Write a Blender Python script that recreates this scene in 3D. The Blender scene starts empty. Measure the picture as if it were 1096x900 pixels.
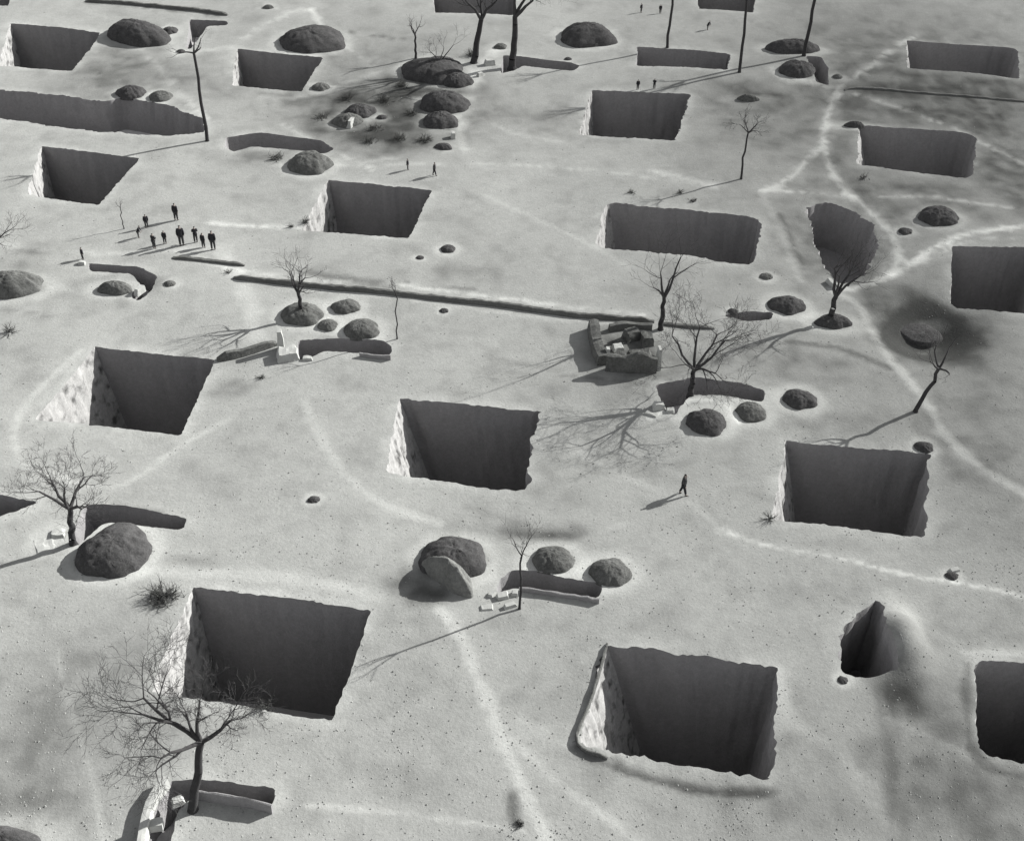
import bpy, bmesh, math, random
import numpy as np
from mathutils import Vector, Matrix, noise as mn
from mathutils.geometry import delaunay_2d_cdt

# ---------------------------------------------------------------- camera, sky, sun, exposure
H = 54.0; PITCH = 38.0; ROLL = 1.5; F = 1312.0; W0, H0 = 1096.0, 900.0
SUN_AZ = 29.0; SUN_EL = 28.0
scene = bpy.context.scene
cam_d = bpy.data.cameras.new('camera'); cam = bpy.data.objects.new('camera', cam_d)
scene.collection.objects.link(cam); scene.camera = cam
cam_d.sensor_width = 36.0; cam_d.lens = 36.0 * F / W0; cam_d.clip_start = 0.5; cam_d.clip_end = 12000
RM = Matrix.Rotation(math.radians(90 - PITCH), 4, 'X') @ Matrix.Rotation(math.radians(ROLL), 4, 'Z')
cam.matrix_world = Matrix.Translation((0, 0, H)) @ RM

world = bpy.data.worlds.new('World'); scene.world = world; world.use_nodes = True
nt = world.node_tree; nt.nodes.clear()
sky = nt.nodes.new('ShaderNodeTexSky'); sky.sky_type = 'NISHITA'; sky.sun_disc = False
sky.sun_elevation = math.radians(SUN_EL); sky.sun_rotation = math.radians(90 - SUN_AZ)
hs = nt.nodes.new('ShaderNodeHueSaturation'); hs.inputs['Saturation'].default_value = 0.10
bg = nt.nodes.new('ShaderNodeBackground'); bg.inputs['Strength'].default_value = 0.058
wo = nt.nodes.new('ShaderNodeOutputWorld')
nt.links.new(sky.outputs[0], hs.inputs['Color']); nt.links.new(hs.outputs[0], bg.inputs['Color'])
nt.links.new(bg.outputs[0], wo.inputs['Surface'])

sun_d = bpy.data.lights.new('sun', 'SUN'); sun_d.energy = 4.0; sun_d.angle = math.radians(0.6)
sun_d.color = (1.0, 0.995, 0.965)
sun = bpy.data.objects.new('sun', sun_d); scene.collection.objects.link(sun)
sv = Vector((math.cos(math.radians(SUN_AZ)) * math.cos(math.radians(SUN_EL)),
             math.sin(math.radians(SUN_AZ)) * math.cos(math.radians(SUN_EL)), math.sin(math.radians(SUN_EL))))
sun.rotation_euler = sv.to_track_quat('Z', 'Y').to_euler(); sun.location = (60, 40, 60)

scene.view_settings.view_transform = 'Standard'; scene.view_settings.look = 'None'
scene.view_settings.exposure = 1.48; scene.view_settings.gamma = 1.0
scene.view_settings.use_curve_mapping = False
scene.cycles.max_bounces = 6; scene.cycles.diffuse_bounces = 4

# ---------------------------------------------------------------- helpers
R3 = np.array(RM.to_3x3()); CAMP = np.array([0, 0, H])
def P(x, y, z=0.0):
    d = R3 @ np.array([(x - W0 / 2) / F, -(y - H0 / 2) / F, -1.0])
    t = (z - H) / d[2]
    return np.array([d[0] * t, d[1] * t, z])
def proj(w):
    c = R3.T @ (np.array(w) - CAMP)
    return W0 / 2 + F * c[0] / -c[2], H0 / 2 - F * c[1] / -c[2]
def px_per_m(x, y):
    w = P(x, y); return F / np.linalg.norm(w - CAMP)      # near enough for sizes
def dep(x, y):
    w = P(x, y) - CAMP; return math.asin(H / np.linalg.norm(w))
def zfor(x, y, ytop):
    w = P(x, y); z = np.linspace(0, 25, 2501)
    ys = np.array([proj((w[0], w[1], q))[1] for q in z[::10]])
    return float(np.interp(-ytop, -ys, z[::10]))

_rs = np.random.RandomState(5)
_W = [(_rs.uniform(0, 6.28), _rs.uniform(0, 6.28), l) for l in [41, 33, 26, 21, 17, 13, 10]]
_a, _b, _c = P(898, 262), P(992, 350), P(966, 690)
FLAT = [(_a[0], _a[1], 4.2, 5.0, -.55), (_b[0], _b[1], 3.1, 3.3, -1.7), (_c[0], _c[1], 1.3, 2.5, 1.25), (_b[0] - .4, _b[1] + .6, 1.4, 1.3, .6)]   # (px, py, rx, ry, dz): smooth rises and hollows of the ground
def hgt(x, y):
    x = np.asarray(x, float); y = np.asarray(y, float); z = np.zeros_like(x + y)
    for a, ph, l in _W:
        k = 6.2832 / l; z = z + 0.0030 * l * np.sin(k * (x * math.cos(a) + y * math.sin(a)) + ph)
    for cx, cy, rx, ry, dz in FLAT:
        z = z + dz * np.exp(-(((x - cx) / rx) ** 2 + ((y - cy) / ry) ** 2))
    return z
def h1(x, y): return float(hgt(x, y))

C = scene.collection.objects
def tag(o, label=None, cat=None, group=None, kind=None):
    if label: o['label'] = label
    if cat: o['category'] = cat
    if group: o['group'] = group
    if kind: o['kind'] = kind
    return o
def mesh_obj(name, verts, faces, mat, parent=None, loc=(0, 0, 0), smooth=True, attr=None):
    me = bpy.data.meshes.new(name)
    me.from_pydata([tuple(v) for v in verts], [], [tuple(f) for f in faces])
    me.update()
    if smooth: me.polygons.foreach_set('use_smooth', [True] * len(me.polygons))
    if mat: me.materials.append(mat)
    if attr is not None:
        at = me.attributes.new('tone', 'FLOAT', 'POINT'); at.data.foreach_set('value', np.asarray(attr, np.float32))
    o = bpy.data.objects.new(name, me); C.link(o); o.location = loc
    if parent: o.parent = parent
    return o
def thing(name, label, cat, loc, group=None, rz=0.0):
    o = bpy.data.objects.new(name, None); C.link(o); o.location = loc; o.rotation_euler = (0, 0, rz)
    o.empty_display_size = 0.3
    return tag(o, label, cat, group)

# ---------------------------------------------------------------- materials
def earth_mat(name, base, tint=(1.0, 1.01, 0.975), noise_amt=0.22, scales=((0.35, 0.6), (2.2, 0.9), (9.0, 1.0)), blot=0.0,
              blot_scale=0.9, bump=0.5, bump_scale=6.0, use_attr=False, rough=0.97, stretch=None):
    m = bpy.data.materials.new(name); m.use_nodes = True; n = m.node_tree; n.nodes.clear(); L = n.links.new
    out = n.nodes.new('ShaderNodeOutputMaterial'); bs = n.nodes.new('ShaderNodeBsdfDiffuse'); bs.inputs['Roughness'].default_value = 0.6
    L(bs.outputs[0], out.inputs['Surface'])
    tc = n.nodes.new('ShaderNodeNewGeometry')
    src = tc.outputs['Position']
    if stretch:
        mp = n.nodes.new('ShaderNodeMapping'); mp.inputs['Scale'].default_value = stretch; L(src, mp.inputs['Vector']); src = mp.outputs[0]
    def math_(op, a, b=None):
        q = n.nodes.new('ShaderNodeMath'); q.operation = op
        for i, v in enumerate((a, b)):
            if v is None: continue
            if isinstance(v, (int, float)): q.inputs[i].default_value = v
            else: L(v, q.inputs[i])
        return q.outputs[0]
    val = None
    if use_attr:
        at = n.nodes.new('ShaderNodeAttribute'); at.attribute_name = 'tone'; val = at.outputs['Fac']
    else:
        v = n.nodes.new('ShaderNodeValue'); v.outputs[0].default_value = base; val = v.outputs[0]
    for sc, am in scales:
        t = n.nodes.new('ShaderNodeTexNoise'); t.inputs['Scale'].default_value = sc; t.inputs['Detail'].default_value = 5
        t.inputs['Roughness'].default_value = 0.62; L(src, t.inputs['Vector'])
        f = math_('SUBTRACT', t.outputs['Fac'], 0.5); f = math_('MULTIPLY', f, noise_amt * am * 2.2); f = math_('ADD', f, 1.0)
        val = math_('MULTIPLY', val, f)
    if blot > 0:
        t = n.nodes.new('ShaderNodeTexNoise'); t.inputs['Scale'].default_value = blot_scale; t.inputs['Detail'].default_value = 4
        L(src, t.inputs['Vector'])
        r = n.nodes.new('ShaderNodeMapRange'); r.inputs['From Min'].default_value = 0.52; r.inputs['From Max'].default_value = 0.70
        r.inputs['To Min'].default_value = 1.0; r.inputs['To Max'].default_value = 1.0 - blot; L(t.outputs['Fac'], r.inputs['Value'])
        val = math_('MULTIPLY', val, r.outputs[0])
    cmb = n.nodes.new('ShaderNodeCombineXYZ')
    for i in range(3): L(math_('MULTIPLY', val, tint[i]), cmb.inputs[i])
    L(cmb.outputs[0], bs.inputs['Color'])
    t = n.nodes.new('ShaderNodeTexNoise'); t.inputs['Scale'].default_value = bump_scale; t.inputs['Detail'].default_value = 6
    t.inputs['Roughness'].default_value = 0.7; L(src, t.inputs['Vector'])
    b = n.nodes.new('ShaderNodeBump'); b.inputs['Strength'].default_value = bump; b.inputs['Distance'].default_value = 0.06
    L(t.outputs['Fac'], b.inputs['Height']); L(b.outputs[0], bs.inputs['Normal'])
    return m
M_GROUND = earth_mat('dry_loess_ground', 0.36, use_attr=True, noise_amt=0.15, scales=((0.09, 0.6), (0.4, 0.6), (1.5, 0.9), (4.5, 1.0), (13, 1.1)), bump=0.7, bump_scale=5)
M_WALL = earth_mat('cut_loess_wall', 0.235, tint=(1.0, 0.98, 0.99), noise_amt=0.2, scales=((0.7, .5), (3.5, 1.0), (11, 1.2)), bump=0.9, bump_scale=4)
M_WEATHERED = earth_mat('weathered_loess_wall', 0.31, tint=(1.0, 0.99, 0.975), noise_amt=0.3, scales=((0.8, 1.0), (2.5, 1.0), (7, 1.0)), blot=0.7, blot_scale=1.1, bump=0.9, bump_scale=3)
M_PALE = earth_mat('pale_plastered_earth', 0.38, noise_amt=0.12, bump=0.3)
M_FLOOR = earth_mat('trodden_courtyard_floor', 0.5, tint=(1.0, 0.985, 0.985), noise_amt=0.15)
M_MOUND = earth_mat('dark_straw_mound', 0.07, tint=(1.0, 0.985, 0.99), noise_amt=0.55, scales=((1.2, 1.0), (5, 1.0), (14, 0.8)), bump=1.0, bump_scale=9)
M_MOUND2 = earth_mat('grey_spoil_mound', 0.11, noise_amt=0.6, scales=((1.2, 1.0), (5, 1.0), (14, 0.8)), bump=1.0, bump_scale=9)
M_BANK = earth_mat('turfed_bank', 0.12, noise_amt=0.3, bump=0.8)
M_SPOIL = earth_mat('loose_earth_spoil', 0.165, noise_amt=0.4, scales=((1.2, 1.0), (5, 1.0), (14, 0.8)), bump=1.0, bump_scale=9)
M_PALE_SPOIL = earth_mat('pale_earth_slope', 0.25, noise_amt=0.5, scales=((1.2, 1.0), (5, 1.2), (14, 1.0)), bump=1.0, bump_scale=7)
M_BARK = earth_mat('dark_bark', 0.05, tint=(1, 0.98, 1.0), noise_amt=0.3, bump=0.6, bump_scale=20)
M_TWIG = earth_mat('bare_twigs', 0.06, tint=(1, 0.98, 0.99), noise_amt=0.2, bump=0.1)
M_CLOD = earth_mat('loess_clods', 0.3, noise_amt=0.3)
M_TUFT = earth_mat('dry_grass', 0.22, noise_amt=0.4)
M_BUSH = earth_mat('dry_brush', 0.075, noise_amt=0.4, bump=0.4)
M_CLOTH = earth_mat('dark_padded_cotton', 0.035, tint=(1, 1, 1.1), noise_amt=0.15, bump=0.2, bump_scale=30)
M_CLOTH2 = earth_mat('charcoal_cotton', 0.055, tint=(1, 1, 1.03), noise_amt=0.15, bump=0.2, bump_scale=30)
M_SKIN = earth_mat('skin', 0.26, tint=(1.1, 0.95, 0.88), noise_amt=0.05, bump=0.05)
M_HAIR = earth_mat('black_hair', 0.02, noise_amt=0.1, bump=0.2)

# ---------------------------------------------------------------- pits (cut before the ground so that the ground can be holed)
HOLES = []     # outlines in world xy
def area(p): return 0.5 * sum(p[i][0] * p[(i + 1) % len(p)][1] - p[(i + 1) % len(p)][0] * p[i][1] for i in range(len(p)))
def unit(v):
    l = math.hypot(v[0], v[1]); return np.array([v[0] / l, v[1] / l])
def pit(name, label, cat, cpx, depth, batter=0.3, radius=0.25, rough=0.10, step=0.24, split=True, ramp=None, group=None,
        wall_mats=None, wall_labels=None, seed=0, floor_mat=None, rows=9, belly=0.0, wall_all=None, floor_name='floor', notch=0.0):
    pts = [P(*c)[:2] for c in cpx]; n = len(pts)
    bat = list(batter) if isinstance(batter, (list, tuple)) else [batter] * n
    rad = list(radius) if isinstance(radius, (list, tuple)) else [radius] * n
    sgn = 1 if area(pts) > 0 else -1
    # inward normal of edge i
    def inn(i):
        d = unit(pts[(i + 1) % n] - pts[i]); return np.array([-d[1], d[0]]) * sgn
    def isect(p, d, q, e):
        A = np.array([[d[0], -e[0]], [d[1], -e[1]]])
        if abs(np.linalg.det(A)) < 0.05: return (p + q) / 2
        t = np.linalg.solve(A, q - p); return p + d * t[0]
    bot = []
    for i in range(n):
        j = (i - 1) % n
        bot.append(isect(pts[j] + inn(j) * bat[j], pts[i] - pts[j], pts[i] + inn(i) * bat[i], pts[(i + 1) % n] - pts[i]))
    rnd = random.Random(seed * 77 + 3); wm = wall_all or M_WALL
    top = []; edge = []; base = []
    for i in range(n):
        a, b = pts[i], pts[(i + 1) % n]; L = np.linalg.norm(b - a)
        k = max(2, int(L / step))
        for s in range(k):
            t = s / k
            p = a + (b - a) * t; q = bot[i] + (bot[(i + 1) % n] - bot[i]) * t
            for ci, dist, other in ((i, t * L, (i - 1) % n), ((i + 1) % n, (1 - t) * L, (i + 1) % n)):
                r = min(rad[ci], L * 0.48)
                if dist < r:    # pull the corner in to an arc
                    c = pts[ci]; u1 = unit(a - b) if ci != i else unit(b - a)
                    nb = pts[(ci + 1) % n] if ci != i else pts[(ci - 1) % n]
                    u2 = unit(nb - c); w = (1 - dist / r) ** 2 * 0.5 * r
                    cut = (u1 + u2) * w * 0.5
                    p = p + cut; q = q + cut * 0.8
            nz = mn.noise(Vector((p[0] * 0.55 + seed * 9, p[1] * 0.55, 1.3))) * rough * 1.6 + mn.noise(Vector((p[0] * 2.3, p[1] * 2.3 + seed, 5.1))) * rough * 1.3 + mn.noise(Vector((p[0] * 5.3, p[1] * 5.3 + seed, 2.1))) * rough * 1.2
            if notch and i == 1: nz += notch * mn.noise(Vector((p[0] * 0.9, p[1] * 0.9, seed + 9.7)))
            p = p + inn(i) * nz
            top.append(p); edge.append(i); base.append(q)
    m = len(top); HOLES.append([tuple(p) for p in top])
    def dp(x, y):
        if not ramp: return depth
        (a, da, b, db) = ramp; A = P(*a)[:2]; B = P(*b)[:2]; v = B - A
        t = float(np.clip(np.dot(np.array([x, y]) - A, v) / np.dot(v, v), 0, 1)); return da + (db - da) * t
    cx = sum(p[0] for p in top) / m; cy = sum(p[1] for p in top) / m
    root = thing(name, label, cat, (cx, cy, 0.0), group)
    grid = []
    for i in range(m):
        col = []
        p, q = top[i], base[i]; zt = h1(p[0], p[1]); zb = -dp(q[0], q[1])
        nrm = inn(edge[i])
        for r in range(rows + 1):
            f = r / rows; ff = f + belly * math.sin(math.pi * f)
            x = p[0] + (q[0] - p[0]) * ff; y = p[1] + (q[1] - p[1]) * ff; z = zt + (zb - zt) * f
            if 0 < r < rows:
                d = mn.noise(Vector((x * 0.9 + seed, y * 0.9, z * 0.7))) * 0.22 + mn.noise(Vector((x * 2.6, y * 2.6, z * 2.2 + seed))) * 0.10
                d *= min(1, rough / 0.1) * min(1.0, depth / 4)
                x += nrm[0] * d; y += nrm[1] * d
            col.append((x - cx, y - cy, z))
        grid.append(col)
    def build(cols, nm, mat, lab=None):
        vs = [v for c in cols for v in grid[c]]; fs = []
        for i in range(len(cols) - 1):
            for r in range(rows):
                a = i * (rows + 1) + r; b = (i + 1) * (rows + 1) + r
                f = (a, a + 1, b + 1, b); fs.append(f if sgn < 0 else f[::-1])
        o = mesh_obj(nm, vs, fs, mat, root, smooth=True)
        if lab: o['label'] = lab
        return o
    if split:
        for e in range(n):
            idx = [i for i in range(m) if edge[i] == e]; idx.append((idx[-1] + 1) % m)
            build(idx, 'wall', (wall_mats or {}).get(e, M_WALL), (wall_labels or {}).get(e))
    else:
        build(list(range(m)) + [0], 'wall', wm)
    bm = bmesh.new(); vs = [bm.verts.new(grid[i][rows]) for i in range(m)]
    f = bm.faces.new(vs if sgn > 0 else vs[::-1]); bmesh.ops.triangulate(bm, faces=[f])
    me = bpy.data.meshes.new(floor_name); bm.to_mesh(me); bm.free(); me.materials.append(floor_mat or M_FLOOR)
    o = bpy.data.objects.new(floor_name, me); C.link(o); o.parent = root
    return root

GC = 'square sunken courtyards dug into the plain'
def court(label, c, left=0.25, depth=8.0, radius=0.25, rough=0.09, seed=1, near=0.3, right=0.2, far=0.2, **k):
    return pit('sunken_courtyard', label, 'courtyard', c, depth, [far, right, near, left], radius, rough,
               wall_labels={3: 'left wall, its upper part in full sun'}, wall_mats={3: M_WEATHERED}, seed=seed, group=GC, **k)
court('pale-rimmed sunken courtyard above the left end of the long sunken lane', [(11, 26), (107, 34), (77, 77), (-4, 71)], seed=1)
court('small dark sunken courtyard just left of the far cluster of bare trees and mounds', [(254, 52), (345, 62), (323, 97), (248, 92)], seed=2)
court('sunken courtyard directly under the long sunken lane, the tall thin tree shadow reaching its corner', [(44, 156), (150, 171), (106, 221), (29, 208)], seed=3)
court('sunken courtyard nearest right of the group of standing people', [(351, 193), (462, 205), (437, 255), (322, 246)], seed=4, left=.9)
court('sunken courtyard with two people standing at its far rim', [(633, 96), (739, 101), (723, 151), (619, 142)], seed=5, left=0.7, rough=0.12)
court('widest sunken courtyard, long and round-cornered, above the forked tree', [(648, 216), (816, 234), (806, 286), (637, 264)], seed=6, depth=8.5, left=1.8, radius=[1.5, 1.6, 1.0, 1.2], rough=0.12)
court('farthest right sunken courtyard, a low wide rectangle by the upper fork of the track', [(970, 43), (1090, 50), (1091, 85), (970, 76)], seed=7, left=2.2, radius=[0.3, 1.6, .3, .3])
court('sunken courtyard ringed by footpaths with a small dark spoil heap at its left corner', [(919, 132), (1046, 144), (1041, 192), (918, 175)], seed=8, left=2.6, radius=[.4, 1.8, 1.8, .4])
court('sunken courtyard cut by the right edge, just below the broad pale track', [(1018, 265), (1112, 268), (1114, 338), (1017, 327)], seed=9, left=1.0, radius=[.5, .4, .4, 1.2])
court('sunken courtyard on the left with a broad blotchy sunlit left wall, below the curved trench', [(101, 369), (229, 382), (194, 466), (38, 450)], seed=10, left=1.3, rough=0.07)
court('sunken courtyard in the middle of the photo with a ragged right rim', [(427, 427), (579, 440), (560, 525), (412, 506)], seed=11, left=2.3, rough=0.1, notch=0.5)
court('sunken courtyard nearest the leaning bare tree on the right', [(841, 471), (995, 485), (991, 573), (826, 556)], seed=12, left=2.2, depth=9, rough=0.08, notch=0.4)
court('large near sunken courtyard behind the big bare tree', [(207, 629), (398, 656), (356, 770), (160, 741)], seed=13, left=0.6, rough=0.08, depth=10)
court('nearest sunken courtyard, with a slanting white sunlit left wall and a worn near ledge', [(649, 691), (832, 716), (826, 839), (618, 795)], seed=14, left=3.0, depth=10, near=0.5, radius=[.3, .3, .5, .3], rough=0.14)
court('sunken courtyard cut by the right edge at the bottom right, with a curved left rim', [(1042, 709), (1140, 712), (1140, 824), (1047, 806)], seed=15, left=1.3, depth=10, radius=[.6, .4, .4, 1.0])
court('sunken courtyard cut by the left edge, only its pointed right corner showing', [(-90, 515), (44, 539), (-6, 556), (-120, 540)], seed=16)
pit('sunken_courtyard', 'narrow low sunken courtyard seen as a dark bar behind a thin bare trunk', 'courtyard', [(681, 51), (782, 60), (779, 78), (681, 71)], 4.5, [.2, .2, .2, .4], .5, .1, seed=17, group=GC)
court('sunken courtyard at the very top edge behind the far bare trees', [(462, -12), (553, -4), (549, 18), (465, 15)], seed=18)
court('sliver of a sunken courtyard cut by the top edge above the tall bare trunks', [(745, -18), (812, -14), (806, 13), (748, 9)], seed=19)
court('sliver of a sunken courtyard in the top left corner of the photo', [(-60, -22), (14, -18), (9, 7), (-66, 3)], seed=20)
pit('sunken_lane', 'long dark sunken lane running in from the left edge to the tall thin tree', 'lane',
    [(-60, 92), (60, 101), (112, 108), (128, 103), (180, 112), (219, 128), (221, 143), (180, 146), (110, 142), (0, 125), (-70, 118)], 3.6, .35, .8, .16, seed=21, split=False)
pit('earth_pit', 'irregular dark pit with crumbling sides beside the forked tree on the track', 'pit',
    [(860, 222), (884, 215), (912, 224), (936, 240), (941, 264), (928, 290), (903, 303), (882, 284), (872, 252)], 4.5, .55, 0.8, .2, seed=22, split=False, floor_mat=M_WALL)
pit('earth_pit', 'deep dark hollow with a pale rough earth slope on its right, at the lower right', 'pit',
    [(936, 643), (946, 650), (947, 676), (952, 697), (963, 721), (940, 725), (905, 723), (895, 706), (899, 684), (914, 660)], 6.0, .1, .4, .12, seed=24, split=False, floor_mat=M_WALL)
GT = 'narrow entrance ramps cut into the ground'
def trench(label, c, depth, seed, ramp=None, batter=.15, radius=.4, rough=.06):
    return pit('entrance_ramp', label, 'ramp', c, depth, batter, radius, rough, seed=seed, split=False, ramp=ramp, group=GT, floor_name='ramp_floor', rows=6)
trench('L-shaped entrance ramp cut into the ground around the foot of the big bare tree',
       [(182, 833), (215, 831), (297, 842), (290, 864), (206, 849), (189, 868), (178, 925), (152, 925), (160, 872)], 2.6, 31, ramp=((165, 915), .4, (185, 850), 2.6))
trench('entrance ramp beside the largest domed mound at the left', [(92, 540), (130, 541), (202, 555), (195, 568), (112, 559), (82, 584), (72, 578)], 2.4, 32)
trench('entrance ramp in front of two speckled mounds, white rubble at its left end', [(547, 610), (583, 611), (600, 618), (645, 626), (642, 642), (548, 629), (532, 637), (534, 622)], 2.4, 33)
trench('entrance ramp right of the tall white earth pillar', [(320, 362), (360, 361), (408, 363), (421, 370), (418, 379), (346, 374), (326, 384), (310, 380)], 2.0, 34)
trench('curved entrance ramp hooked round a small mound below the group of people', [(94, 282), (150, 286), (169, 296), (162, 311), (149, 322), (140, 318), (150, 305), (140, 294), (96, 290)], 2.0, 35)
trench('curved entrance ramp behind the pale-ringed domed mound', [(700, 413), (746, 405), (793, 411), (820, 419), (816, 431), (770, 425), (738, 424), (722, 446), (713, 442)], 2.2, 36)
trench('thin entrance ramp right of the far forked tree', [(538, 60), (560, 61), (612, 67), (621, 71), (614, 76), (560, 70), (552, 75), (536, 79)], 2.2, 37)
trench('entrance ramp between the sunken lane and the far mounds', [(242, 148), (280, 142), (345, 150), (358, 159), (348, 164), (270, 157), (250, 163), (240, 158)], 2.4, 38)
trench('short curved entrance ramp hugging the far dark mound by the track', [(862, 62), (878, 63), (886, 75), (887, 92), (873, 88), (869, 75)], 2.2, 39)
trench('short dark entrance ramp left of the rounded mound near the forked track tree', [(774, 337), (798, 333), (828, 334), (826, 342), (800, 344)], 1.6, 40)
trench('far entrance ramp at the top left, pointed like a wedge', [(203, 22), (243, 23), (244, 27), (222, 28), (203, 52), (199, 50)], 2.0, 41)

# ---------------------------------------------------------------- ground
def poly(pts): return np.array([P(*p)[:2] for p in pts])
# worn paths: (pixels along the path, width in m, strength, is it a clear path)
PATHS = [
 ([(1110, 243), (1040, 252), (1000, 267), (960, 291), (925, 303), (893, 308)], 0.75, .85, 1),
 ([(1110, 262), (1060, 257), (1020, 266), (985, 282)], .3, .6, 0),
 ([(893, 308), (925, 328), (945, 370), (985, 420), (1010, 460), (1050, 500), (1110, 535)], 1.0, .45, 1),
 ([(900, 92), (888, 118), (882, 150), (895, 190), (930, 225), (953, 250), (962, 275), (955, 292)], 0.8, .75, 1),
 ([(840, 82), (880, 92), (900, 92), (930, 75), (960, 50), (985, 36)], .8, .6, 1),
 ([(882, 152), (845, 190), (822, 204)], .6, .5, 1),
 ([(905, 97), (960, 115), (1000, 130), (1110, 180)], .5, .5, 1),
 ([(812, 204), (860, 206), (1000, 213), (1110, 228)], .45, .45, 1),
 ([(815, 205), (832, 240), (848, 280), (858, 300)], .7, .35, 0),
 ([(775, 566), (790, 575), (830, 586), (900, 598), (960, 612), (1040, 625), (1110, 642)], 0.32, .6, 1),
 ([(470, 655), (497, 690), (520, 745), (550, 820), (590, 910)], .9, .45, 1),
 ([(548, 790), (600, 838), (700, 910)], .6, .4, 0),
 ([(620, 800), (590, 790), (560, 770)], .8, .25, 0),
 ([(60, 690), (72, 750), (95, 820), (110, 900)], .4, .35, 0),
 ([(85, 375), (30, 430), (16, 475), (35, 505), (75, 515)], .7, .4, 0),
 ([(60, 515), (130, 520), (190, 480), (250, 445)], .5, .35, 0),
 ([(325, 430), (355, 490), (400, 535), (470, 560)], .8, .35, 0),
 ([(150, 612), (300, 620), (430, 645)], 1.1, .35, 0),
 ([(225, 239), (320, 243)], .45, .7, 0),
 ([(0, 262), (100, 272), (190, 268), (245, 262)], .7, .35, 0),
 ([(335, 12), (350, 38), (375, 52), (395, 66)], .8, .6, 0),
 ([(335, 12), (300, 20), (262, 40)], .8, .5, 0),
 ([(112, 32), (150, 52), (185, 90), (222, 128)], .9, .6, 0),
 ([(190, 58), (250, 50)], .9, .5, 0), ([(180, 30), (190, 58)], 1.5, .5, 0),
 ([(530, 55), (515, 75), (500, 105), (490, 140), (497, 160)], 1.6, .75, 0),
 ([(300, 132), (350, 158), (400, 182)], .6, .6, 0), ([(270, 175), (340, 178), (430, 170)], .6, .4, 0),
 ([(400, 178), (520, 178), (620, 182), (760, 200)], .5, .35, 0),
 ([(500, 120), (560, 145), (600, 150)], .6, .35, 0),
 ([(700, 185), (765, 200)], .9, .7, 0), ([(280, 105), (330, 100), (420, 72), (460, 60)], 1.0, .45, 0),
 ([(240, 270), (262, 310), (275, 358)], 1.8, .4, 0),
 ([(330, 860), (440, 868), (560, 887)], .35, .4, 0),
 ([(695, 448), (712, 440), (735, 430), (755, 429), (780, 437), (790, 452)], .45, .9, 0),
 ([(832, 720), (845, 770), (900, 810), (958, 890)], 1.1, .3, 0),
 ([(1030, 700), (1090, 700)], .6, .5, 0), ([(958, 890), (965, 820), (940, 730)], .5, .3, 0),
 ([(950, 770), (1000, 790), (1050, 815), (1100, 830)], .5, .4, 0),
 ([(850, 90), (835, 84), (828, 74)], .5, .7, 0), ([(520, 210), (600, 245), (680, 290)], .6, .25, 0),
 ([(670, 560), (600, 590), (560, 640)], .5, .2, 0), ([(770, 570), (740, 540), (650, 500), (600, 470)], .6, .2, 0),
 ([(330, 300), (480, 313), (690, 336)], .4, .8, 0), ([(330, 311), (480, 327), (690, 350)], .5, .35, 0), ([(190, 270), (260, 290), (330, 300)], .5, .5, 0),
]
RUTS_AND_SHADE = [([(1032, 351), (1027, 363), (1012, 372), (992, 375), (972, 372), (957, 363), (952, 351), (957, 339), (972, 330), (992, 327), (1012, 330), (1027, 339), (1032, 351)], 1.1, .62), ([(880, 232), (905, 226), (930, 242), (942, 262), (932, 288), (910, 302)], .7, .3), ([(0, 330), (60, 340)], .3, .2), ([(548, 850), (552, 880)], .5, .55), ([(835, 230), (850, 262), (862, 290)], .35, .4),  # first stroke, a closed ring, paints shade on the round hollow's sides
 ([(905, 95), (980, 100), (1110, 109)], .45, .35), ([(95, 3), (180, 12), (245, 20)], .35, .5), ([(375, 34), (430, 42)], .4, .45),
 ([(1030, 470), (1060, 500), (1096, 520)], .8, .2), ([(600, 400), (690, 412)], .3, .25), ([(540, 640), (450, 600)], .2, .1),
 ([(845, 365), (900, 372), (950, 392)], .5, .45), ([(330, 292), (370, 300), (415, 308)], .8, .45), ([(520, 380), (600, 395)], .5, .15),
 ([(925, 715), (950, 760), (962, 900)], .8, .3), ([(470, 290), (530, 290)], .9, .15), ([(435, 305), (520, 311)], .2, .35),
 ([(620, 798), (680, 826), (760, 845), (825, 848)], .5, .45), ([(500, 540), (560, 560)], .5, .15),
 ([(1036, 712), (1035, 760), (1044, 806), (1070, 824), (1110, 830)], .45, .5), ([(614, 800), (640, 815), (700, 834), (760, 848), (822, 848)], .4, .4)]  # first stroke paints the shaded outer side of the bottom right courtyard's rim
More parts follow.
